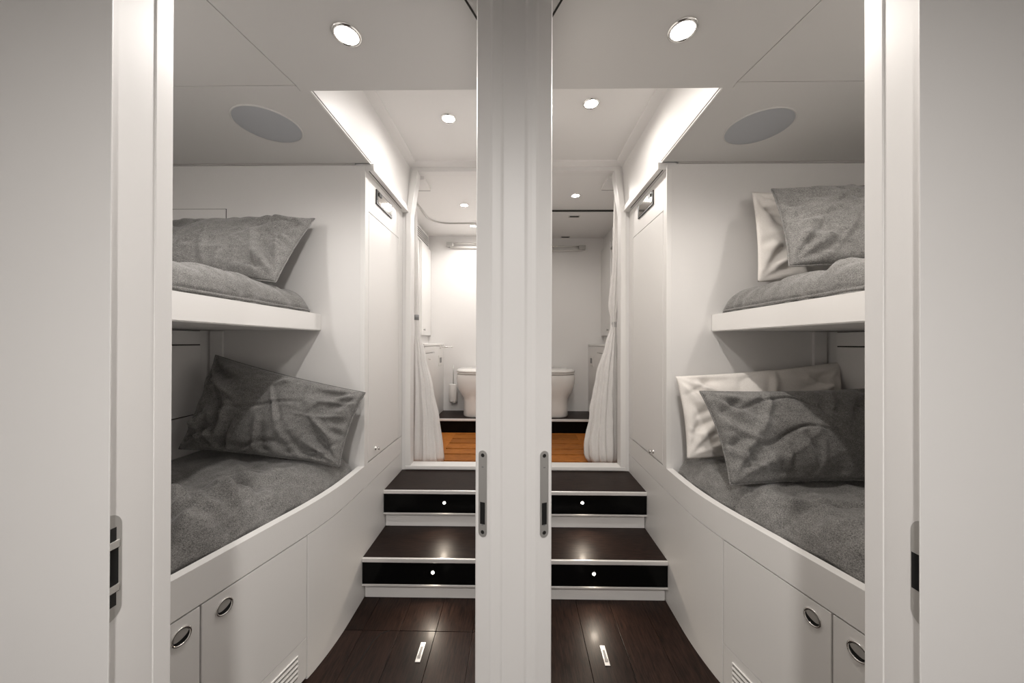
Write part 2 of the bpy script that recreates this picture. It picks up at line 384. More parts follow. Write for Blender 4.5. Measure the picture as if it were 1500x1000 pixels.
def mattress(name, label, s, frontf, xb, y0, y1, z0, z1, seed, rad=.09, amp=.012, dir_fold=1.0, ny=190, nx=84, side_fold=.004, nf=34):
    """soft mattress in a fitted grey cover; the front edge follows frontf(y)"""
    bm = NB(); rows = []
    rnd = random.Random(seed); off = Vector((rnd.uniform(0, 90), rnd.uniform(0, 90), 0))
    folds = []
    for k in range(nf):
        yy_ = rnd.uniform(y0+.1, y1-.02); an = rnd.uniform(-1.1, 1.1); x_ = frontf(yy_)-.01 if k % 3 else rnd.uniform(frontf(yy_), frontf(yy_)+.35)
        folds.append((x_, yy_, math.cos(an), math.sin(an), rnd.uniform(.14, .42), amp*rnd.uniform(.5, 1.0)*rnd.choice((1, 1, -1)), rnd.uniform(.014, .034), rnd.uniform(-1.5, 1.5)))
    for i in range(ny+1):
        y = y0+(y1-y0)*i/ny; row = []
        fr = frontf(y); de = min(y-y0, y1-y); er = .05
        k = math.sqrt(max(0, 1-(1-min(1, de/er))**2))          # rounded ends
        ztop = z0+(z1-z0)*(.55+.45*k)
        for j in range(nx+1):
            t = j/nx
            if t < .12:   x, z, wgt, nn = fr+.004*math.sin(t/.12*1.57), z0+(ztop-rad-z0)*t/.12 if ztop-rad > z0 else z0+(t/.12)*.002, .25*t/.12, 0
            elif t < .38:
                a = (t-.12)/.26*math.pi/2
                base = max(z0, ztop-rad)
                x, z = fr+rad*1.25*(1-math.cos(a)), base+(ztop-base)*math.sin(a); wgt, nn = .25+.75*math.sin(a), math.sin(a)
            else:
                q = (t-.38)/.62
                x, z, wgt, nn = fr+rad*1.25+(xb-fr-rad*1.25)*q, ztop, 1, 1
            P = Vector((x, y, 0))+off
            w1_ = fold_noise((P.x*2.3, P.y*2.3, 8)); w2_ = fold_noise((P.x*2.3, P.y*2.3, 18))
            d = amp*.8*fold_noise((P.x*2.4, P.y*3.4, 1))+amp*.35*fold_noise((P.x*6, P.y*6, 4))
            qx, qy = P.x+.12*w1_, P.y+.12*w2_
            d += amp*1.5*max(0, 1-abs(fold_noise((qx*2.2+qy*3.0*dir_fold, qy*3.4-qx*1.1, 31)))*4.5)**1.6*max(0, fold_noise((P.x*1.9, P.y*1.9, 15))+.28)
            d -= amp*1.0*max(0, 1-abs(fold_noise((qx*2.0-qy*2.0*dir_fold, qy*4.2+qx, 47)))*5)**1.6*max(0, fold_noise((P.x*2.1, P.y*2.1, 25))+.2)
            for (x0_, y0_, ca, sa, L, am, wd, cv) in folds:
                dx, dy = x-x0_, y-y0_; al = dx*ca+dy*sa
                if al < -.02 or al > L: continue
                pe = -dx*sa+dy*ca-cv*al*al
                if abs(pe) > 3*wd: continue
                d += am*math.sin(math.pi*min(1, max(0, (al+.02)/(L+.02)))**.6)*(math.exp(-(pe/wd)**2)-.3*math.exp(-((pe-1.6*wd)/wd)**2))
            sd = side_fold*math.sin(P.y*48+fold_noise((P.y*6, z*6, 2))*6)*(1-nn)
            q_ = min(1, max(0, (y-y1+.40)/.22)); d *= 1-.75*q_*q_*(3-2*q_)
            row.append(bm.verts.new((s*(x-sd-abs(sd)*0+.0), y, z+d*wgt)))
        rows.append(row)
    bot = [[bm.verts.new((v[0].co.x, v[0].co.y, z0)), bm.verts.new((v[-1].co.x, v[-1].co.y, z0))] for v in rows]
    for i in range(ny):
        for j in range(nx): bm.faces.new((rows[i][j], rows[i+1][j], rows[i+1][j+1], rows[i][j+1]))
        bm.faces.new((bot[i][0], bot[i+1][0], rows[i+1][0], rows[i][0])); bm.faces.new((rows[i][-1], rows[i+1][-1], bot[i+1][1], bot[i][1]))
        bm.faces.new((bot[i][0], bot[i][1], bot[i+1][1], bot[i+1][0]))
    for i in (0, ny): bm.faces.new([bot[i][0]]+rows[i]+[bot[i][1]])
    t = thing(name, label, 'mattress', (s*(frontf((y0+y1)/2)+xb)/2, (y0+y1)/2, z0), 'mattresses in grey covers')
    obj('grey_cover', bm, 'greycloth', t, True)
    # welt running along the foot of the cover
    obj('welt', tube(NB(), [(s*(frontf(y)-.001), y, z0+.012) for y in [y0+.01+(y1-y0-.02)*k/60 for k in range(61)]], .004, 6), 'greycloth', t, True)
    return t

# ------------------------------------------------------------------ one cabin
def strip(s, y0, y1, z0, z1, th=.02, out=0.0, n=24, bev=.0015):
    """slab standing on the curved front line of the bunk"""
    ys = [y0+(y1-y0)*k/n for k in range(n+1)]
    P = [(s*(fx(y)-out), y) for y in ys]+[(s*(fx(y)+th-out), y) for y in ys[::-1]]
    bm = prism(NB(), P, 'z', z0, z1)
    if bev:
        es = [e for e in bm.edges if abs(e.verts[0].co.z-e.verts[1].co.z) < 1e-6 and not (abs(e.verts[0].co.y-e.verts[1].co.y) < 1e-6)]
        es += [e for e in bm.edges if abs(e.verts[0].co.z-e.verts[1].co.z) > 1e-6 and (min(abs(e.verts[0].co.y-y0), abs(e.verts[0].co.y-y1)) < 1e-6)]
        bmesh.ops.bevel(bm, geom=es, offset=bev, segments=2, affect='EDGES', profile=.5)
    return bm

def cabin(s):
    cab = CAB[s]; sd = SIDE[s]
    # ---- floor: planks with recessed joints, a lift-out hatch
    fl = struct('floor_'+sd, B(s*.045, s*1.0, .57, Y1+.1, -.08, -.012), 'gap', 'dark wenge plank floor of '+cab)
    base = .016 if s < 0 else .279-2*.149
    k = 0; edges = [.05]
    x = (.316 if s < 0 else .279)
    while x-.149 > .06: x -= .149
    while x < .98: edges.append(x); x += .149
    edges.append(.985)
    yh = 1.385          # aft seam of the hatch
    for a, b in zip(edges, edges[1:]):
        cuts = [.575, yh, Y1+.09] if (s < 0) else [.575, Y1+.09]
        for c0, c1 in zip(cuts, cuts[1:]):
            obj('plank', B(s*(a+.0007), s*(b-.0007), c0+.0012, c1-.0012, -.012, 0, .0008), 'floor', fl)
    # side seam of the hatch: a thin routed line
    if s < 0:
        obj('hatch_seam', tube(NB(), [(s*.60, .60, -.0012), (s*.585, 1.15, -.0012), (s*.553, 1.33, -.0012), (s*.535, 1.37, -.0012), (s*.505, yh, -.0012)], .0026, 6), 'hole', fl)
    # lift ring let into the floor
    hp = at(616, 955, z=0) if s < 0 else at(886, 960, z=0)
    t = thing('floor_lift_handle', 'small steel lift handle let into the dark floor of '+cab, 'handle', (hp.x, hp.y, 0), 'floor lift handles')
    obj('plate', B(hp.x-.0095, hp.x+.0095, hp.y-.041, hp.y+.041, 0, .0022, .0008), 'nosing', t)
    obj('finger_slot', B(hp.x-.0045, hp.x+.0045, hp.y-.022, hp.y+.022, .0015, .0026), 'greyplastic', t)
    obj('lift_bar', B(hp.x-.006, hp.x+.006, hp.y-.028, hp.y-.016, .002, .0042, .0008), 'chrome', t)
    # ---- steps
    for i, (y, z, lp) in enumerate(((Y1, Z1, (634, 838) if s < 0 else (870, 840)), (Y2, Z2, (651, 736) if s < 0 else (853, 736)))):
        zb = 0 if i == 0 else Z1; yb = Y2+.03 if i == 0 else YB+.02
        which = ('lower', 'upper')[i]
        t = thing('step', which+' dark wood step with black riser and lit lamp in '+cab, 'step', (s*.37, (y+yb)/2, zb), 'steps up to the toilet compartments')
        obj('kick_board', B(s*.051, s*(XA-.004), y+.028, yb, zb, z-.125, .001), 'white', t)
        obj('riser_panel', B(s*.051, s*(XA-.001), y+.004, yb, z-.118, z-.018, .001), 'black', t)
        obj('lower_trim', B(s*.051, s*(XA-.001), y, yb-.02, z-.126, z-.118, .001), 'nosing', t)
        obj('tread', B(s*.051, s*(XA-.001), y+.006, yb, z-.018, z, .0008), 'tread', t)
        obj('nosing', B(s*.051, s*(XA-.0008), y-.001, y+.009, z-.0185, z+.0012, .003), 'nosing', t)
        p = at(*lp, Y=y+.003)
        l = obj('step_lamp', lathe(NB(), p, (0, -1, 0), [(.010, -.001), (.010, .002), (.0085, .003), (.0065, .003)], 20), 'chrome', t, True)
        obj('lamp_lens', lathe(NB(), p, (0, -1, 0), [(.0065, .0025), (.004, .0045), (0, .0052)], 16), 'led', l, True)
        ld = bpy.data.lights.new('step_light', 'SPOT'); ld.energy = 2.2; ld.color = (1, .86, .70); ld.shadow_soft_size = .016; ld.spot_size = R(140); ld.spot_blend = .9
        lo = bpy.data.objects.new('step_light', ld); C.objects.link(lo); lo.parent = t; lo.location = p+Vector((0, -.012, 0))-wpos(t); lo.rotation_euler = (R(-48), 0, 0)
    # ---- ceiling: panels with open joints under a dark backing
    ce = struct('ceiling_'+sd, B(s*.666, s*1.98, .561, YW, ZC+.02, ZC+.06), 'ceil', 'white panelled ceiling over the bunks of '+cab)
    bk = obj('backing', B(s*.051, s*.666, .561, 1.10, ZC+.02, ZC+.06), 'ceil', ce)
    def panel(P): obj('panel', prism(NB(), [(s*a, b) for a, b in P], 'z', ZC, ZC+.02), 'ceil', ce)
    g = .0012
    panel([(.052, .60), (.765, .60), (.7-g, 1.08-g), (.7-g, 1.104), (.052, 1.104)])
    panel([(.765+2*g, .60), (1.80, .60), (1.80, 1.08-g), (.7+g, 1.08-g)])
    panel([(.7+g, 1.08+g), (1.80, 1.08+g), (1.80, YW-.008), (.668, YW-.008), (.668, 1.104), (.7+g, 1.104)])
    # slot of the sliding door track beside the post
    obj('track_slot', prism(NB(), [(s*.131, .775), (s*.135, .777), (s*.085, .885), (s*.081, .883)], 'z', ZC-.0015, ZC+.001), 'gap', ce)
    # ---- raised ceiling well above the steps
    zt = ZR
    wl = struct('trim_well_'+sd, prism(NB(), [(s*.666, ZC+.003), (s*.6675, ZC+.003), (s*.6675, ZC+.0205), (s*.70, ZC+.0205), (s*.70, zt+.03), (s*.645, zt+.03), (s*.645, zt)], 'y', 1.104, YB), 'white', 'bright side face of the raised ceiling well in '+cab)
    obj('edge_trim', B(s*.664, s*.6705, 1.104, YW, ZC-.003, ZC+.0035, .001), 'gloss', wl)
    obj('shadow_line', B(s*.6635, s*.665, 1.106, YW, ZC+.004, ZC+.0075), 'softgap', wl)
    struct('wall_well_front_'+sd, B(s*.051, s*.70, 1.085, 1.104, ZC+.0005, zt+.03), 'white', 'front face of the raised ceiling well in '+cab)
    rc = struct('ceiling_well_'+sd, B(s*.051, s*.66, 1.10, YB, zt, zt+.03), 'white', 'raised white ceiling over the steps of '+cab)
    obj('cove', prism(NB(), [(s*.648, zt-.022), (s*.66, zt-.022), (s*.66, zt+.001), (s*.603, zt+.001), (s*.606, zt-.006)], 'y', 1.104, YB), 'white', rc)
    obj('cove', prism(NB(), [(YB-.006, zt-.02), (YB, zt-.02), (YB, zt+.001), (YB-.04, zt+.001), (YB-.036, zt-.006)], 'x', s*.051, s*.648), 'white', rc)
    # soffit over the wardrobe
    so = struct('trim_soffit_'+sd, B(s*.652, s*.735, YW+.003, YB-.002, ZC-.028, ZC+.003, .001), 'white', 'white soffit strip above the wardrobe of '+cab)
    obj('slot', B(s*.6745, s*.678, YW+.01, YB-.07, ZC-.0295, ZC-.0275), 'gap', so)
    # ---- end wall of the bunks and the ship's side
    we = struct('wall_end_'+sd, B(s*(XA+.001), s*1.98, YW, YW+.036, .0, ZC-.006), 'wall', 'white end wall behind the bunks of '+cab)
    obj('corner_strip', B(s*XH1, s*(XH1-.055), YW-.012, YW+.001, .45, 1.222, .001), 'wall', we)
    obj('ceiling_gap', B(s*(XA+.05), s*1.8, YW-.004, YW+.001, ZC-.005, ZC+.004), 'midshade', we)  # strip tinted as the soft shade in the wall-to-ceiling gap
    if s < 0:
        zt_ = H+197*YW/F
        obj('panel_joint', B(s*1.336, s*1.80, YW-.0008, YW+.001, 1.42, zt_), 'gap', we)
        obj('access_panel', B(s*1.3385, s*1.80, YW-.0035, YW+.001, 1.42, zt_-.0025, .0008), 'wall', we)
    hu = struct('wall_hull_'+sd, B(s*XH2, s*1.98, .57, YW, 0, ZC+.02), 'wall', "white ship's side beside the upper bunk of "+cab)
    lw = obj('lower_lining', B(s*(XH1+.012), s*XH2, .57, YW, 0, 1.224), 'wall', hu)
    zs = [.45, H-(123/F)*1.30, H-.014, 1.222]
    for a, b in zip(zs, zs[1:]):
        obj('lining_panel', B(s*XH1, s*(XH1+.013), .575, YW-.055, a+.0025, b-.0025, .0015), 'wall', hu)
    obj('lining_gap', B(s*(XH1+.010), s*(XH1+.0125), .575, YW-.05, .45, 1.222), 'gap', hu)
    # ---- lower bunk base with lockers
    t = thing('lower_bunk_base', 'white lower bunk base with locker doors and curved front in '+cab, 'bunk', (s*1.05, 1.1, 0), 'lower bunk bases')
    n = 26; ys = [.60+(YW-.60)*k/n for k in range(n+1)]
    obj('carcass', prism(NB(), [(s*(fx(y)+.021), y) for y in ys]+[(s*XH1, YW), (s*XH1, .60)], 'z', 0, .45), 'gap', t)
    obj('rail', strip(s, .60, YB-.002, .503, .602, .030, 0, 40, .004), 'gloss', t)
    obj('side_panel', strip(s, 1.1822, YB-.002, 0, .500, .021, 0, 30), 'gloss', t)
    y_s = .864
    d1 = obj('locker_door', strip(s, y_s+.002, 1.1785, .150, .4985, .020), 'gloss', t)
    d2 = obj('locker_door', strip(s, .605, y_s-.002, .012, .4985, .020), 'gloss', t)
    vp = obj('vent_panel', strip(s, y_s+.002, 1.1785, .012, .1475, .020), 'gloss', t)
    for k in range(5):
        z = .112-k*.0165
        bm = NB()
        ya, yb = .94, 1.142
        # each louvre is a small projecting blade over a dark slot
        for (o0, z0_, z1_, mm, nm) in ((.0006, z-.005, z+.0015, 'gap', 'louvre_slot'), (.004, z+.0015, z+.0055, 'gloss', 'louvre_blade')):
            P = [(s*(fx(ya)-o0), ya), (s*(fx(yb)-o0), yb), (s*(fx(yb)+.004), yb), (s*(fx(ya)+.004), ya)]
            obj(nm, prism(NB(), P, 'z', z0_, z1_), mm, vp)
    pulls = (((328.5, 888), d1), ((265, 932), d2)) if s < 0 else (((1190.5, 904), d1), ((1257, 954.5), d2))
    for (px, dr) in pulls:
        d = ray(*px); tt = .5
        for _ in range(60):
            p = Vector((CAMX, 0, H))+d*tt; tt += (fx(p.y)-abs(p.x))/ (abs(d.x)+.253*d.y)
        p = Vector((CAMX, 0, H))+d*tt
        nrm = Vector((-s, -.253, 0)).normalized()
        hd = obj('finger_pull', lathe(NB(), p, nrm, [(.0215, -.0005), (.0225, .0015), (.0208, .0036), (.0182, .0030), (.0174, .0008)], 32), 'chrome', dr, True)
        obj('pull_cup', lathe(NB(), p, nrm, [(.0176, .0016), (.012, .0009), (0, .0007)], 28), 'hole', dr, True)
        tx = Vector((nrm.y, -nrm.x, 0)); tx = tx if tx.y > 0 else -tx       # deeper into the cabin
        bm = NB(); P = []
        for k in range(25):
            a = math.pi*k/24; P.append((.0165*math.cos(a), .0165*math.sin(a)))
        for k in range(1, 24):
            a = math.pi*(1-k/24); P.append((.0150*math.cos(a), .0005-.0055*math.sin(a)))
        r0 = [p+nrm*.0014+tx*(a*.94-b*.34)+Vector((0, 0, a*.34+b*.94)) for a, b in P]
        obj('pull_flap', loft(bm, [r0, [q+nrm*.0012 for q in r0]]), 'steel', dr)
    # ---- mattresses
    mattress('lower_mattress', 'lower bunk mattress in a rumpled grey cover in '+cab, s, lambda y: fx(y)+.034, XH1-.004, .61, YW-.014, .452, .69 if s < 0 else .692, 3 if s < 0 else 11,
             rad=.10, amp=.030 if s < 0 else .020, dir_fold=.7)
    # ---- upper bunk
    t = thing('upper_bunk', 'white upper bunk shelf with a thick front edge in '+cab, 'bunk', (s*1.3, 1.1, 1.225), 'upper bunk shelves')
    yy = [.60, YW-.002]
    obj('front_rail', prism(NB(), [(s*xu(yy[0]), yy[0]), (s*xu(yy[1]), yy[1]), (s*(xu(yy[1])+.03), yy[1]), (s*(xu(yy[0])+.03), yy[0])], 'z', 1.228, 1.301), 'gloss', t)
    obj('bottom_edge', prism(NB(), [(s*(xu(yy[0])+.004), yy[0]), (s*(xu(yy[1])+.004), yy[1]), (s*(xu(yy[1])+.03), yy[1]), (s*(xu(yy[0])+.03), yy[0])], 'z', 1.2245, 1.228), 'white', t)
    obj('shelf_board', prism(NB(), [(s*(xu(yy[0])+.03), yy[0]), (s*(xu(yy[1])+.03), yy[1]), (s*(XH2-.002), yy[1]), (s*(XH2-.002), yy[0])], 'z', 1.2265, 1.298), 'wall', t)
    mattress('upper_mattress', 'upper bunk mattress in a grey cover in '+cab, s, lambda y: xu(y)+.022, XH2-.01, .61, YW-.05, 1.3015, 1.405, 23 if s < 0 else 31,
             rad=.085, amp=.012, dir_fold=1.2, side_fold=.004, nf=26)
    # ---- wardrobe
    t = thing('wardrobe', 'tall white built-in wardrobe beside the steps in '+cab, 'wardrobe', (s*1.0, 1.83, .605), 'wardrobes beside the steps')
    X0 = XA; zt_ = ZC-.03
    obj('carcass', B(s*(X0+.022), s*1.30, YW+.038, YB-.004, .605, zt_), 'wall', t)
    obj('stile', B(s*X0, s*(X0+.022), YW-.0005, 1.598, .605, zt_, .001), 'gloss', t)
    obj('stile', B(s*X0, s*(X0+.022), 2.012, YB-.004, .605, zt_, .001), 'gloss', t)
    obj('top_rail', B(s*X0, s*(X0+.022), 1.599, 2.011, H+.616, zt_, .0005), 'gloss', t)
    dr = obj('door', B(s*X0, s*(X0+.02), 1.6015, 2.009, .609, H+.6125, .0012), 'gloss', t)
    kp = at(550, 656, x=-XA) if s < 0 else at(957, 661, x=XA)
    obj('knob', lathe(NB(), kp, (-s, 0, 0), [(.010, 0), (.010, .003), (.005, .005), (.005, .010), (.009, .014), (.008, .020), (0, .022)], 20), 'chrome', dr, True)
    # display panel under the soffit
    c0 = at(550, 298, x=-XA) if s < 0 else at(958, 299, x=XA); c1 = at(573, 320, x=-XA) if s < 0 else at(936, 320, x=XA)
    t2 = thing('display_panel', 'small glossy display panel with a black bezel above the wardrobe door in '+cab, 'display', (s*XA, (c0.y+c1.y)/2, 1.84), 'display panels on the wardrobes')
    zb, zt2 = min(c0.z, c1.z), min(c0.z, c1.z)+.072
    obj('bezel', B(s*(XA-.0002), s*(XA-.007), c0.y, c1.y, zb, zt2, .001), 'dark', t2)
    obj('screen', B(s*(XA-.006), s*(XA-.0078), c0.y+.014, c1.y-.022, zb+.010, zt2-.006), 'screen', t2)
    obj('sensor', B(s*(XA-.0075), s*(XA-.012), c0.y+.02, c0.y+.055, zt2-.026, zt2-.008, .002), 'dark', t2)
    # ---- bulkhead with the doorway to the head
    zo, xo, xt = .422, .638, .600
    P = [(.05, .30), (1.98, .30), (1.98, zt+.06), (.05, zt+.06), (.05, ZB), (xt, ZB), (xt+.004, ZB-.04), (xo, H+.78), (xo, zo-.01), (.05, zo-.01)]
    bh = struct('wall_bulkhead_'+sd, prism(NB(), [(s*a, b) for a, b in P], 'y', YB, YB2), 'wall', 'white bulkhead with the doorway to the toilet compartment of '+cab)
    obj('door_casing', prism(NB(), [(s*a, b) for a, b in [(xo+.001, zo), (xo+.030, zo), (xo+.030, H+.78), (xt+.032, ZB+.002), (xt, ZB+.002), (xt+.004, ZB-.04), (xo+.001, H+.78)]], 'y', YB-.008, YB+.001), 'gloss', bh)
    obj('threshold', B(s*.051, s*(xo+.03), YB-.010, YB2+.01, zo-.022, zo, .003), 'gloss', bh)
    # ---- head compartment shell
    struct('floor_head_'+sd, B(s*.05, s*XBS, YB2, YF+.02, .28, .362), 'gap', 'sunken floor of the toilet compartment of '+cab)
    struct('wall_head_side_'+sd, B(s*XBS, s*(XBS+.05), YB2, YF+.05, .28, ZB+.03), 'white', 'white side wall of the toilet compartment of '+cab)
    struct('wall_head_back_'+sd, B(s*.05, s*XBS, YF, YF+.05, .28, ZB+.03), 'white', 'white far wall of the toilet compartment of '+cab)
    ch = struct('ceiling_head_'+sd, B(s*.05, s*XBS, YB2, YF, ZB, ZB+.03), 'white', 'white ceiling of the toilet compartment of '+cab)
    obj('corner_block', B(s*.575, s*XBS, YB2, YB2+.16, ZB-.02, ZB+.001, .001), 'white', ch)
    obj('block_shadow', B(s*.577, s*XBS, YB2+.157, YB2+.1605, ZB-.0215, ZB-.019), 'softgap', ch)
    # platform
    pl = thing('toilet_platform', 'dark raised platform with white edge under the toilet of '+cab, 'platform', (s*.45, 3.2, .362), 'toilet platforms')
    obj('riser', B(s*.051, s*.859, 2.99, 3.0, .362, ZP-.016), 'black', pl)
    obj('core', B(s*.051, s*.859, 3.0, YF-.001, .362, ZP-.012), 'dark', pl)
    obj('edge_trim', B(s*.051, s*.859, 2.984, 3.0, ZP-.020, ZP-.0002, .003), 'gloss', pl)
    obj('platform_board', B(s*.051, s*.859, 3.0, YF-.001, ZP-.012, ZP), 'tread', pl)
    # teak grating with slots
    tg = thing('teak_grating', 'orange teak shower grating with slots on the floor of '+cab, 'grating', (s*.45, 2.57, .362), 'teak gratings')
    obj('tray', B(s*.051, s*.859, YB2+.011, 2.989, .362, .368), 'hole', tg)
    ysl = [ (H-ZG)*F/(y-500-.9) for y in (674.7, 664.5, 656.5, 648.6, 641.9, 634.7)]
    bounds = [YB2+.012]+ysl+[2.987]
    for i, (a, b) in enumerate(zip(bounds, bounds[1:])):
        xe = .858 if i in (0, len(bounds)-2) else .517
        obj('slat', B(s*.052, s*xe, a+.0095, b-.0095, .368, ZG, .0015), 'teak', tg)
    obj('border_board', B(s*.5175, s*.858, bounds[1]-.002, bounds[-2]+.002, .368, ZG, .0015), 'teak', tg)
    # vanity along the ship's side
    v = thing('vanity_cabinet', 'white wall-hung vanity cabinet beside the toilet of '+cab, 'cabinet', (s*.78, 2.95, .362), 'vanity cabinets')
    zv = H-.012
    obj('carcass', B(s*.714, s*.858, 2.66, YF-.001, ZP+.002, zv-.022), 'white', v)
    obj('worktop', B(s*.708, s*.858, 2.65, YF-.001, zv-.020, zv, .004), 'gloss', v)
    dd = obj('drawer', B(s*.7085, s*.7145, 2.66, 2.97, H-.085, zv-.024, .001), 'gloss', v)
    obj('drawer_gap', B(s*.7128, s*.7145, 2.665, 2.93, H-.0905, H-.087), 'softgap', v)
    d3 = obj('door', B(s*.7085, s*.7145, 2.66, 2.97, ZP+.02, H-.092, .001), 'gloss', v)
    obj('fixed_panel', B(s*.7085, s*.7145, 2.9706, YF-.002, ZP+.003, zv-.024, .001), 'gloss', v)
    obj('knob', lathe(NB(), (s*.7085, 2.76, H-.135), (-s, 0, 0), [(.006, 0), (.005, .008), (.009, .012), (.008, .018), (0, .02)], 14), 'chrome', d3, True)
    # rail sticking out of the vanity side, and a switch plate
    rp = at(645, 508, x=-.7085) if s < 0 else at(861, 509.5, x=.7085)
    t = thing('paper_holder', 'chrome toilet paper holder bar on the vanity in '+cab, 'paper holder', rp, 'paper holders')
    obj('rosette', lathe(NB(), rp, (-s, 0, 0), [(.017, 0), (.017, .005), (.012, .009), (0, .010)], 20), 'chrome', t, True)
    obj('bar', tube(NB(), [rp+Vector((-s*.004, 0, 0)), rp+Vector((-s*.03, -.004, 0)), rp+Vector((-s*.11, -.004, 0))], .006, 10), 'chrome', t, True)
    obj('bar_end', lathe(NB(), rp+Vector((-s*.108, -.004, 0)), (-s, 0, 0), [(0, -.001), (.009, 0), (.009, .010), (0, .012)], 14), 'chrome', t, True)
    sp = at(644.5, 527.5, x=-.7085) if s < 0 else at(867, 528.5, x=.7085)
    t = thing('switch_plate', 'white switch plate with grey insert on the vanity in '+cab, 'switch', sp, 'switch plates on the vanities')
    obj('plate', B(s*.7087, s*.7035, sp.y-.07, sp.y+.07, sp.z-.048, sp.z+.048, .002), 'plastic', t)
    obj('insert', B(s*.7045, s*.7015, sp.y-.03, sp.y+.04, sp.z-.022, sp.z+.026, .001), 'greyplastic', t)
    # wall cabinet above
    v = thing('wall_cabinet', 'narrow white wall cabinet over the vanity in '+cab, 'cabinet', (s*.85, 3.2, H+.06), 'wall cabinets')
    zt3 = H+.90
    obj('carcass', B(s*.846, s*.8595, 3.02, YF-.001, H+.06, zt3), 'white', v)
    dc = obj('door', B(s*.835, s*.8455, 3.03, YF-.003, H+.066, zt3-.004, .0015), 'gloss', v)
    obj('door_shadow', B(s*.836, s*.858, 3.02, YF-.003, H+.0585, H+.0602), 'midshade', v)
    obj('knob', lathe(NB(), (s*.835, 3.085, H+.115), (-s, 0, 0), [(.006, 0), (.005, .007), (.010, .010), (.009, .016), (0, .018)], 14), 'steel', dc, True)
    # far wall rail
    zr = H+.955 if s < 0 else H+.925
    t = thing('blind_rail', 'chrome rail with end bracket holding a white roller blind in '+cab, 'rail', (s*.4, YF-.02, zr-.04), 'rails on the far walls')
    xe = .695
    obj('bracket', B(s*(xe-.02), s*(xe-.085), YF-.045, YF-.001, zr-.022, zr+.018, .003), 'steel', t)
    obj('rod', tube(NB(), [(s*.056, YF-.03, zr+.008), (s*(xe-.02), YF-.03, zr+.008)], .007, 10), 'chrome', t, True)
    obj('roller', tube(NB(), [(s*.056, YF-.022, zr-.035), (s*(xe-.05), YF-.022, zr-.026)], .009, 14), 'plastic', t, True)
    # toilet
    cx = s*.358; yf_, yb_ = 3.012, YF-.004
    def dsec(w, y0, z, y1=yb_, n=36, e=2.4):
        P = []
        L = y1-y0; cy = y0+L*.55; rf = cy-y0
        for k in range(n):
            a = 2*math.pi*k/n; ca, sa = math.cos(a), math.sin(a)
            x = w*math.copysign(abs(ca)**(2/e), ca)
            y = cy+(math.copysign(abs(sa)**(2/e), sa))*(rf if sa < 0 else (y1-cy))
            P.append((cx+x, y, z))
        return P
    t = thing('toilet', {-1: 'white porcelain toilet beside the brush holder', 1: 'white porcelain toilet in the compartment of the white pillow cabin'}[s], 'toilet', (cx, 3.18, ZP), 'toilets')
    secs = [(.124, 3.035, .0005), (.127, 3.03, .01), (.125, 3.031, .07), (.124, 3.032, .13), (.130, 3.030, .165), (.150, 3.024, .20), (.172, 3.014, .24), (.186, 3.008, .285), (.191, 3.005, .33), (.188, 3.004, .372), (.180, 3.006, .382)]
    obj('bowl', loft(NB(), [dsec(w_, y_, ZP+z_) for w_, y_, z_ in secs]), 'porcelain', t, True)
    obj('seat', loft(NB(), [dsec(w_, y_, ZP+z_) for w_, y_, z_ in [(.176, 3.002, .386), (.186, 2.998, .388), (.188, 2.997, .394), (.184, 3.0, .398)]]), 'plastic', t, True)
    obj('lid', loft(NB(), [dsec(w_, y_, ZP+z_) for w_, y_, z_ in [(.178, 3.0, .4005), (.187, 2.996, .403), (.189, 2.995, .413), (.182, 3.002, .423), (.155, 3.03, .429), (.08, 3.09, .432)]]), 'porcelain', t, True)
    # ---- shower curtain, gathered and tied
    if s < 0:
        key = [(ZB-.012, .690, .022, .022), (H+.75, .676, .020, .018), (H+.5, .667, .018, .016), (H+.25, .660, .016, .014), (H+.17, .658, .011, .011), (H+.08, .652, .014, .016), (H-.1, .632, .034, .03), (H-.3, .608, .056, .040), (H-.5, .590, .076, .048), (H-.7, .580, .092, .054), (ZG+.006, .578, .098, .056)]
    else:
        key = [(ZB-.012, .690, .030, .022), (H+.75, .676, .026, .020), (H+.5, .668, .024, .018), (H+.35, .660, .030, .022), (H+.24, .655, .034, .022), (H+.17, .652, .020, .014), (H+.12, .650, .014, .014), (H-.02, .632, .034, .03), (H-.2, .606, .060, .044), (H-.45, .584, .082, .052), (H-.65, .572, .098, .060), (H-.74, .574, .100, .060), (ZG+.006, .582, .084, .052)]
    rings = []; nseg = 96; rnd = random.Random(4+s); ph = rnd.uniform(0, 6)
    zs_ = [key[0][0]+(key[-1][0]-key[0][0])*k/70 for k in range(71)]
    for z in zs_:
        for a, b in zip(key, key[1:]):
            if b[0]-1e-6 <= z <= a[0]+1e-6:
                q = (a[0]-z)/(a[0]-b[0]); q = q*q*(3-2*q)*.5+q*.5; cx_, wx, wy = [a[i]+(b[i]-a[i])*q for i in (1, 2, 3)]; break
        ring = []
        for k in range(nseg):
            a = 2*math.pi*k/nseg
            pl_ = 1+.16*math.sin(9*a+ph+z*1.5)+.08*math.sin(17*a+z*4)+.10*fold_noise((math.cos(a)*2, math.sin(a)*2, z*(5 if s > 0 else 2.5)))
            if s > 0: pl_ += .10*fold_noise((math.cos(a)*5, math.sin(a)*5, z*14))
            ring.append((s*(cx_+wx*math.cos(a)*pl_), 2.262+wy*math.sin(a)*pl_, z))
        rings.append(ring)
    t = thing('shower_curtain', {-1: 'smoothly pleated white shower curtain tied beside the doorway of ', 1: 'crumpled white shower curtain tied beside the doorway of '}[s]+cab, 'curtain', (s*.60, 2.262, ZG), 'tied back shower curtains')
    obj('cloth', loft(NB(), rings), 'curtain', t, True)
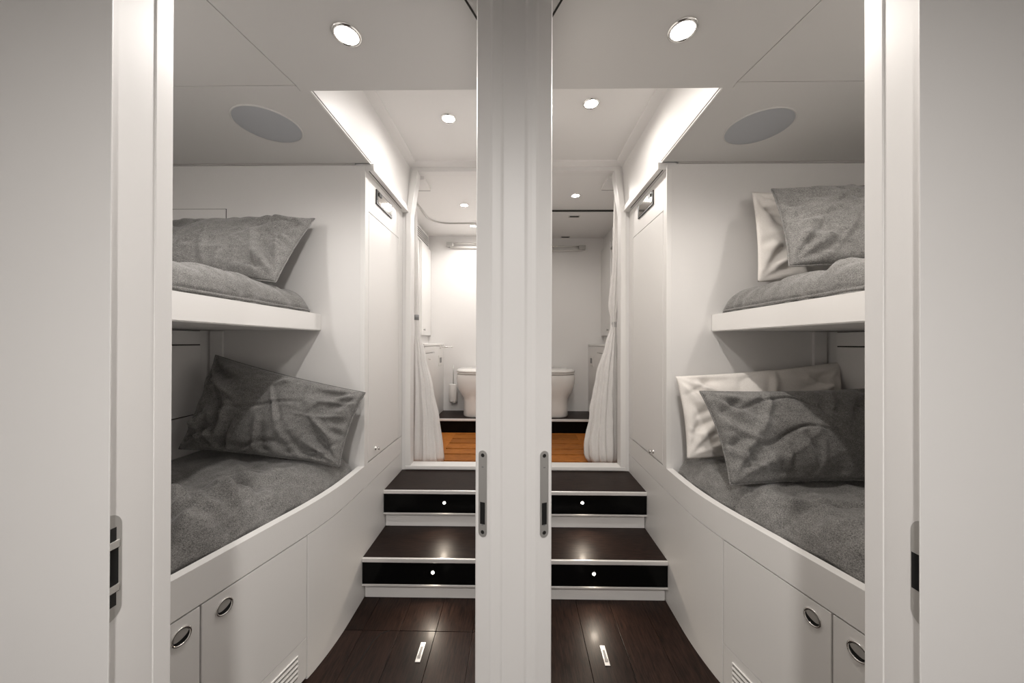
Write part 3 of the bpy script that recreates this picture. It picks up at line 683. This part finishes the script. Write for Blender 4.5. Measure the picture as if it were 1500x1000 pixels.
    obj('tie', lathe(NB(), (s*(.657 if s < 0 else .651), 2.262, H+(.165 if s < 0 else .12)), (0, 0, 1), [(.010, -.018), (.0155, -.017), (.0155, .017), (.010, .018)], 20), 'greyplastic', t, True)
    # ---- loudspeaker in the ceiling
    p = at(392.9, 183, z=ZC) if s < 0 else at(1110.6, 186, z=ZC)
    t = thing('ceiling_speaker', 'round grey ceiling loudspeaker above the upper bunk of '+cab, 'speaker', p, 'ceiling loudspeakers')
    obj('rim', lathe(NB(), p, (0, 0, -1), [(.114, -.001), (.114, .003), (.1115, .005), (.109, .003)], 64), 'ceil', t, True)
    obj('mesh_grille', lathe(NB(), p, (0, 0, -1), [(.1105, .002), (.10, .0036), (.05, .0042), (0, .0044)], 64), 'grille', t, True)

for s in (-1, 1): cabin(s)

# ------------------------------------------------------------------ details found in one compartment only
# grey-pillow cabin: ceiling curtain track, louvres over the wall cabinet, brush holder
tr = thing('curtain_track', 'grey curtain track bent around a corner on the ceiling by the louvre', 'curtain track', (-.5, 2.7, ZB))
P = [(-.742, 2.30, ZB-.004), (-.742, 2.82, ZB-.004)]
for k in range(1, 9):
    a = math.pi/2*k/8; P.append((-.742+.16*(1-math.cos(a)), 2.82+.16*math.sin(a), ZB-.004))
P += [(-.056, 2.98, ZB-.004)]
obj('rail', tube(NB(), P, .007, 8), 'steel', tr, True)
t = thing('louvre_grille', 'white slatted air louvre above the wall cabinet beside the curtain track', 'grille', (-.857, 3.05, H+.93))
obj('frame', B(-.8595, -.848, 2.78, 3.30, H+.905, H+1.02, .001), 'white', t)
for k in range(5):
    z = H+.925+k*.018
    obj('gap', B(-.8485, -.8465, 2.80, 3.28, z-.003, z+.004), 'gap', t)
    obj('slat', B(-.8485, -.8435, 2.80, 3.28, z+.004, z+.013, .001), 'white', t)
bx = at(664, 584, Y=YF-.05)
t = thing('toilet_brush', 'white wall-mounted toilet brush holder with thin dark handle', 'toilet brush', (bx.x, YF-.05, bx.z-.09))
zb0 = at(664, 588, Y=YF-.05).z; zb1 = at(664, 562, Y=YF-.05).z; zh = at(664, 535, Y=YF-.05).z
obj('cup', lathe(NB(), (bx.x, YF-.05, 0), (0, 0, 1), [(0, zb0), (.038, zb0), (.041, zb0+.01), (.040, zb1-.006), (.037, zb1), (.008, zb1+.001)], 28), 'plastic', t, True)
obj('handle', tube(NB(), [(bx.x, YF-.05, zb1), (bx.x, YF-.05, zh)], .0048, 8), 'steel', t, True)
obj('wall_bracket', lathe(NB(), (bx.x+.008, YF-.05, 0), (0, 0, 1), [(0, zb0-.018), (.030, zb0-.014), (.036, zb0-.001), (0, zb0)], 24), 'steel', t, True)
obj('wall_plate', B(bx.x-.02, bx.x+.02, YF-.02, YF-.001, zb0+.02, zb1-.02, .003), 'plastic', t)
# white-pillow cabin: dropped ceiling panel with two latches, dark joint
dp = struct('ceiling_drop_panel', B(.052, XBS-.001, 2.70, YF-.001, ZB-.022, ZB-.001, .001), 'white', 'dropped ceiling panel with two latches')
obj('joint', B(.052, XBS-.001, 2.692, 2.70, ZB-.012, ZB-.0005), 'gap', dp)
for px, py, lb in ((841, 317, 'dark slotted ceiling latch next to the dark ceiling joint'), (828, 347, 'dark slotted ceiling latch next to the blind rail')):
    p = at(px, py, z=ZB-.022)
    t = thing('ceiling_latch', lb, 'latch', p, 'ceiling latches')
    obj('plate', B(p.x-.045, p.x+.045, p.y-.020, p.y+.020, p.z-.003, p.z+.001, .001), 'steel', t)
    obj('slot', B(p.x-.036, p.x+.036, p.y-.016, p.y+.004, p.z-.0045, p.z-.002), 'hole', t)
t = thing('door_closer_rail', 'dark metal rail high on the side wall by the crumpled curtain', 'rail', (.85, 2.9, H+.80))
obj('bar', tube(NB(), [(.835, 2.45, H+.82), (.835, 2.98, H+.82)], .012, 10), 'steel', t, True)
for y in (2.5, 2.93): obj('bracket', B(.832, .8595, y-.01, y+.01, H+.812, H+.828), 'steel', t)

# ------------------------------------------------------------------ pillows
def PT(px, py, Y): return at(px, py, Y=Y)
g = 'pillows on the bunks'
# grey-pillow cabin, upper bunk: leaning back against the end wall
pillow('pillow', 'grey pillow lying on the upper bunk of '+CAB[-1], g, (-1.56, 1.50, H+.53), PT(461, 320, 1.50), PT(404, 413, 1.31), (-1.53, 1.27, H+.28), .062, (0, -1, .6), 'greycloth', 5, 1.0, .03)
# lower bunk, slumped against the wall
pillow('pillow', 'dark grey pillow slumped on the lower bunk of '+CAB[-1], g, PT(316, 520, 1.50), PT(535, 575, 1.49), PT(497, 683, 1.36), PT(262, 657, 1.37), .075, (0, -1, .4), 'greycloth', 17, 1.5, .05)
# white-pillow cabin, lower bunk
pillow('pillow', 'white pillow leaning on the end wall at the lower bunk', g, PT(989, 551, 1.50), PT(1231, 530, 1.50), PT(1245, 668, 1.40), PT(1006, 672, 1.40), .055, (0, -1, .3), 'whitecloth', 21, .8, .04, piping=False)
pillow('pillow', 'grey pillow propped against the white pillow on the lower bunk', g, PT(1025, 573, 1.31), PT(1322, 566, 1.33), PT(1366, 706, 1.15), PT(1070, 710, 1.16), .080, (0, -1, .4), 'greycloth', 29, 1.2, .05)
# upper bunk
pillow('pillow', 'white pillow standing against the end wall on the upper bunk', g, PT(1101, 281, 1.49), PT(1345, 285, 1.49), PT(1360, 415, 1.42), PT(1110, 413, 1.43), .050, (0, -1, .3), 'whitecloth', 37, .8, .03, piping=False)
pillow('pillow', 'grey pillow propped against the white pillow on the upper bunk', g, PT(1130, 277, 1.36), PT(1385, 268, 1.37), PT(1440, 388, 1.18), PT(1156, 390, 1.18), .066, (0, -1, .4), 'greycloth', 41, .9, .04)

# ------------------------------------------------------------------ lamps
downlight(508, 50, ZC, .030, E_CABIN, 'lit downlight over the bunks of '+CAB[-1], 'cabin downlights')
downlight(1000, 43, ZC, .030, E_CABIN, 'lit downlight over the bunks of '+CAB[1], 'cabin downlights')
for s in (-1, 1):
    downlight((s*1.16, .66, ZC), None, ZC, .030, E_CABIN*.55, 'lit downlight above the head of the upper bunk of '+CAB[s], 'cabin downlights')
downlight(657, 173, ZR, .030, E_PASS, 'lit downlight in the raised ceiling of '+CAB[-1], 'downlights over the steps')
downlight(866, 151, ZR, .030, E_PASS, 'lit downlight in the raised ceiling of '+CAB[1], 'downlights over the steps')
downlight(680, 300, ZB, .028, E_HEAD, 'lit downlight on the doorway side of the bent curtain track', 'toilet compartment downlights')
downlight(693, 330.5, ZB, .028, E_HEAD, 'lit downlight above the toilet beyond the bent curtain track', 'toilet compartment downlights')
downlight(843, 286, ZB, .028, E_HEAD*.75, 'lit downlight before the dropped ceiling panel', 'toilet compartment downlights')
t = thing('ceiling_downlight', 'added unseen downlight in the corridor ceiling before the two doorways', 'downlight', (0, -.55, ZC))  # added out of view to light the front walls and centre post
obj('bezel', lathe(NB(), (0, -.55, ZC), (0, 0, -1), [(.075, -.002), (.075, .003), (.067, .006), (.06, .006), (.059, .001)], 40), 'chrome', t, True)
obj('lens', lathe(NB(), (0, -.55, ZC), (0, 0, -1), [(0, .0035), (.036, .0034), (.059, .0015)], 32), 'lamp', t, True)
ld = bpy.data.lights.new('lamp_light', 'SPOT'); ld.energy = E_CORR_FILL; ld.color = (1, .96, .92); ld.shadow_soft_size = .05; ld.spot_size = R(174); ld.spot_blend = .9
l = bpy.data.objects.new('lamp_light', ld); C.objects.link(l); l.parent = t; l.location = (0, 0, -.012)
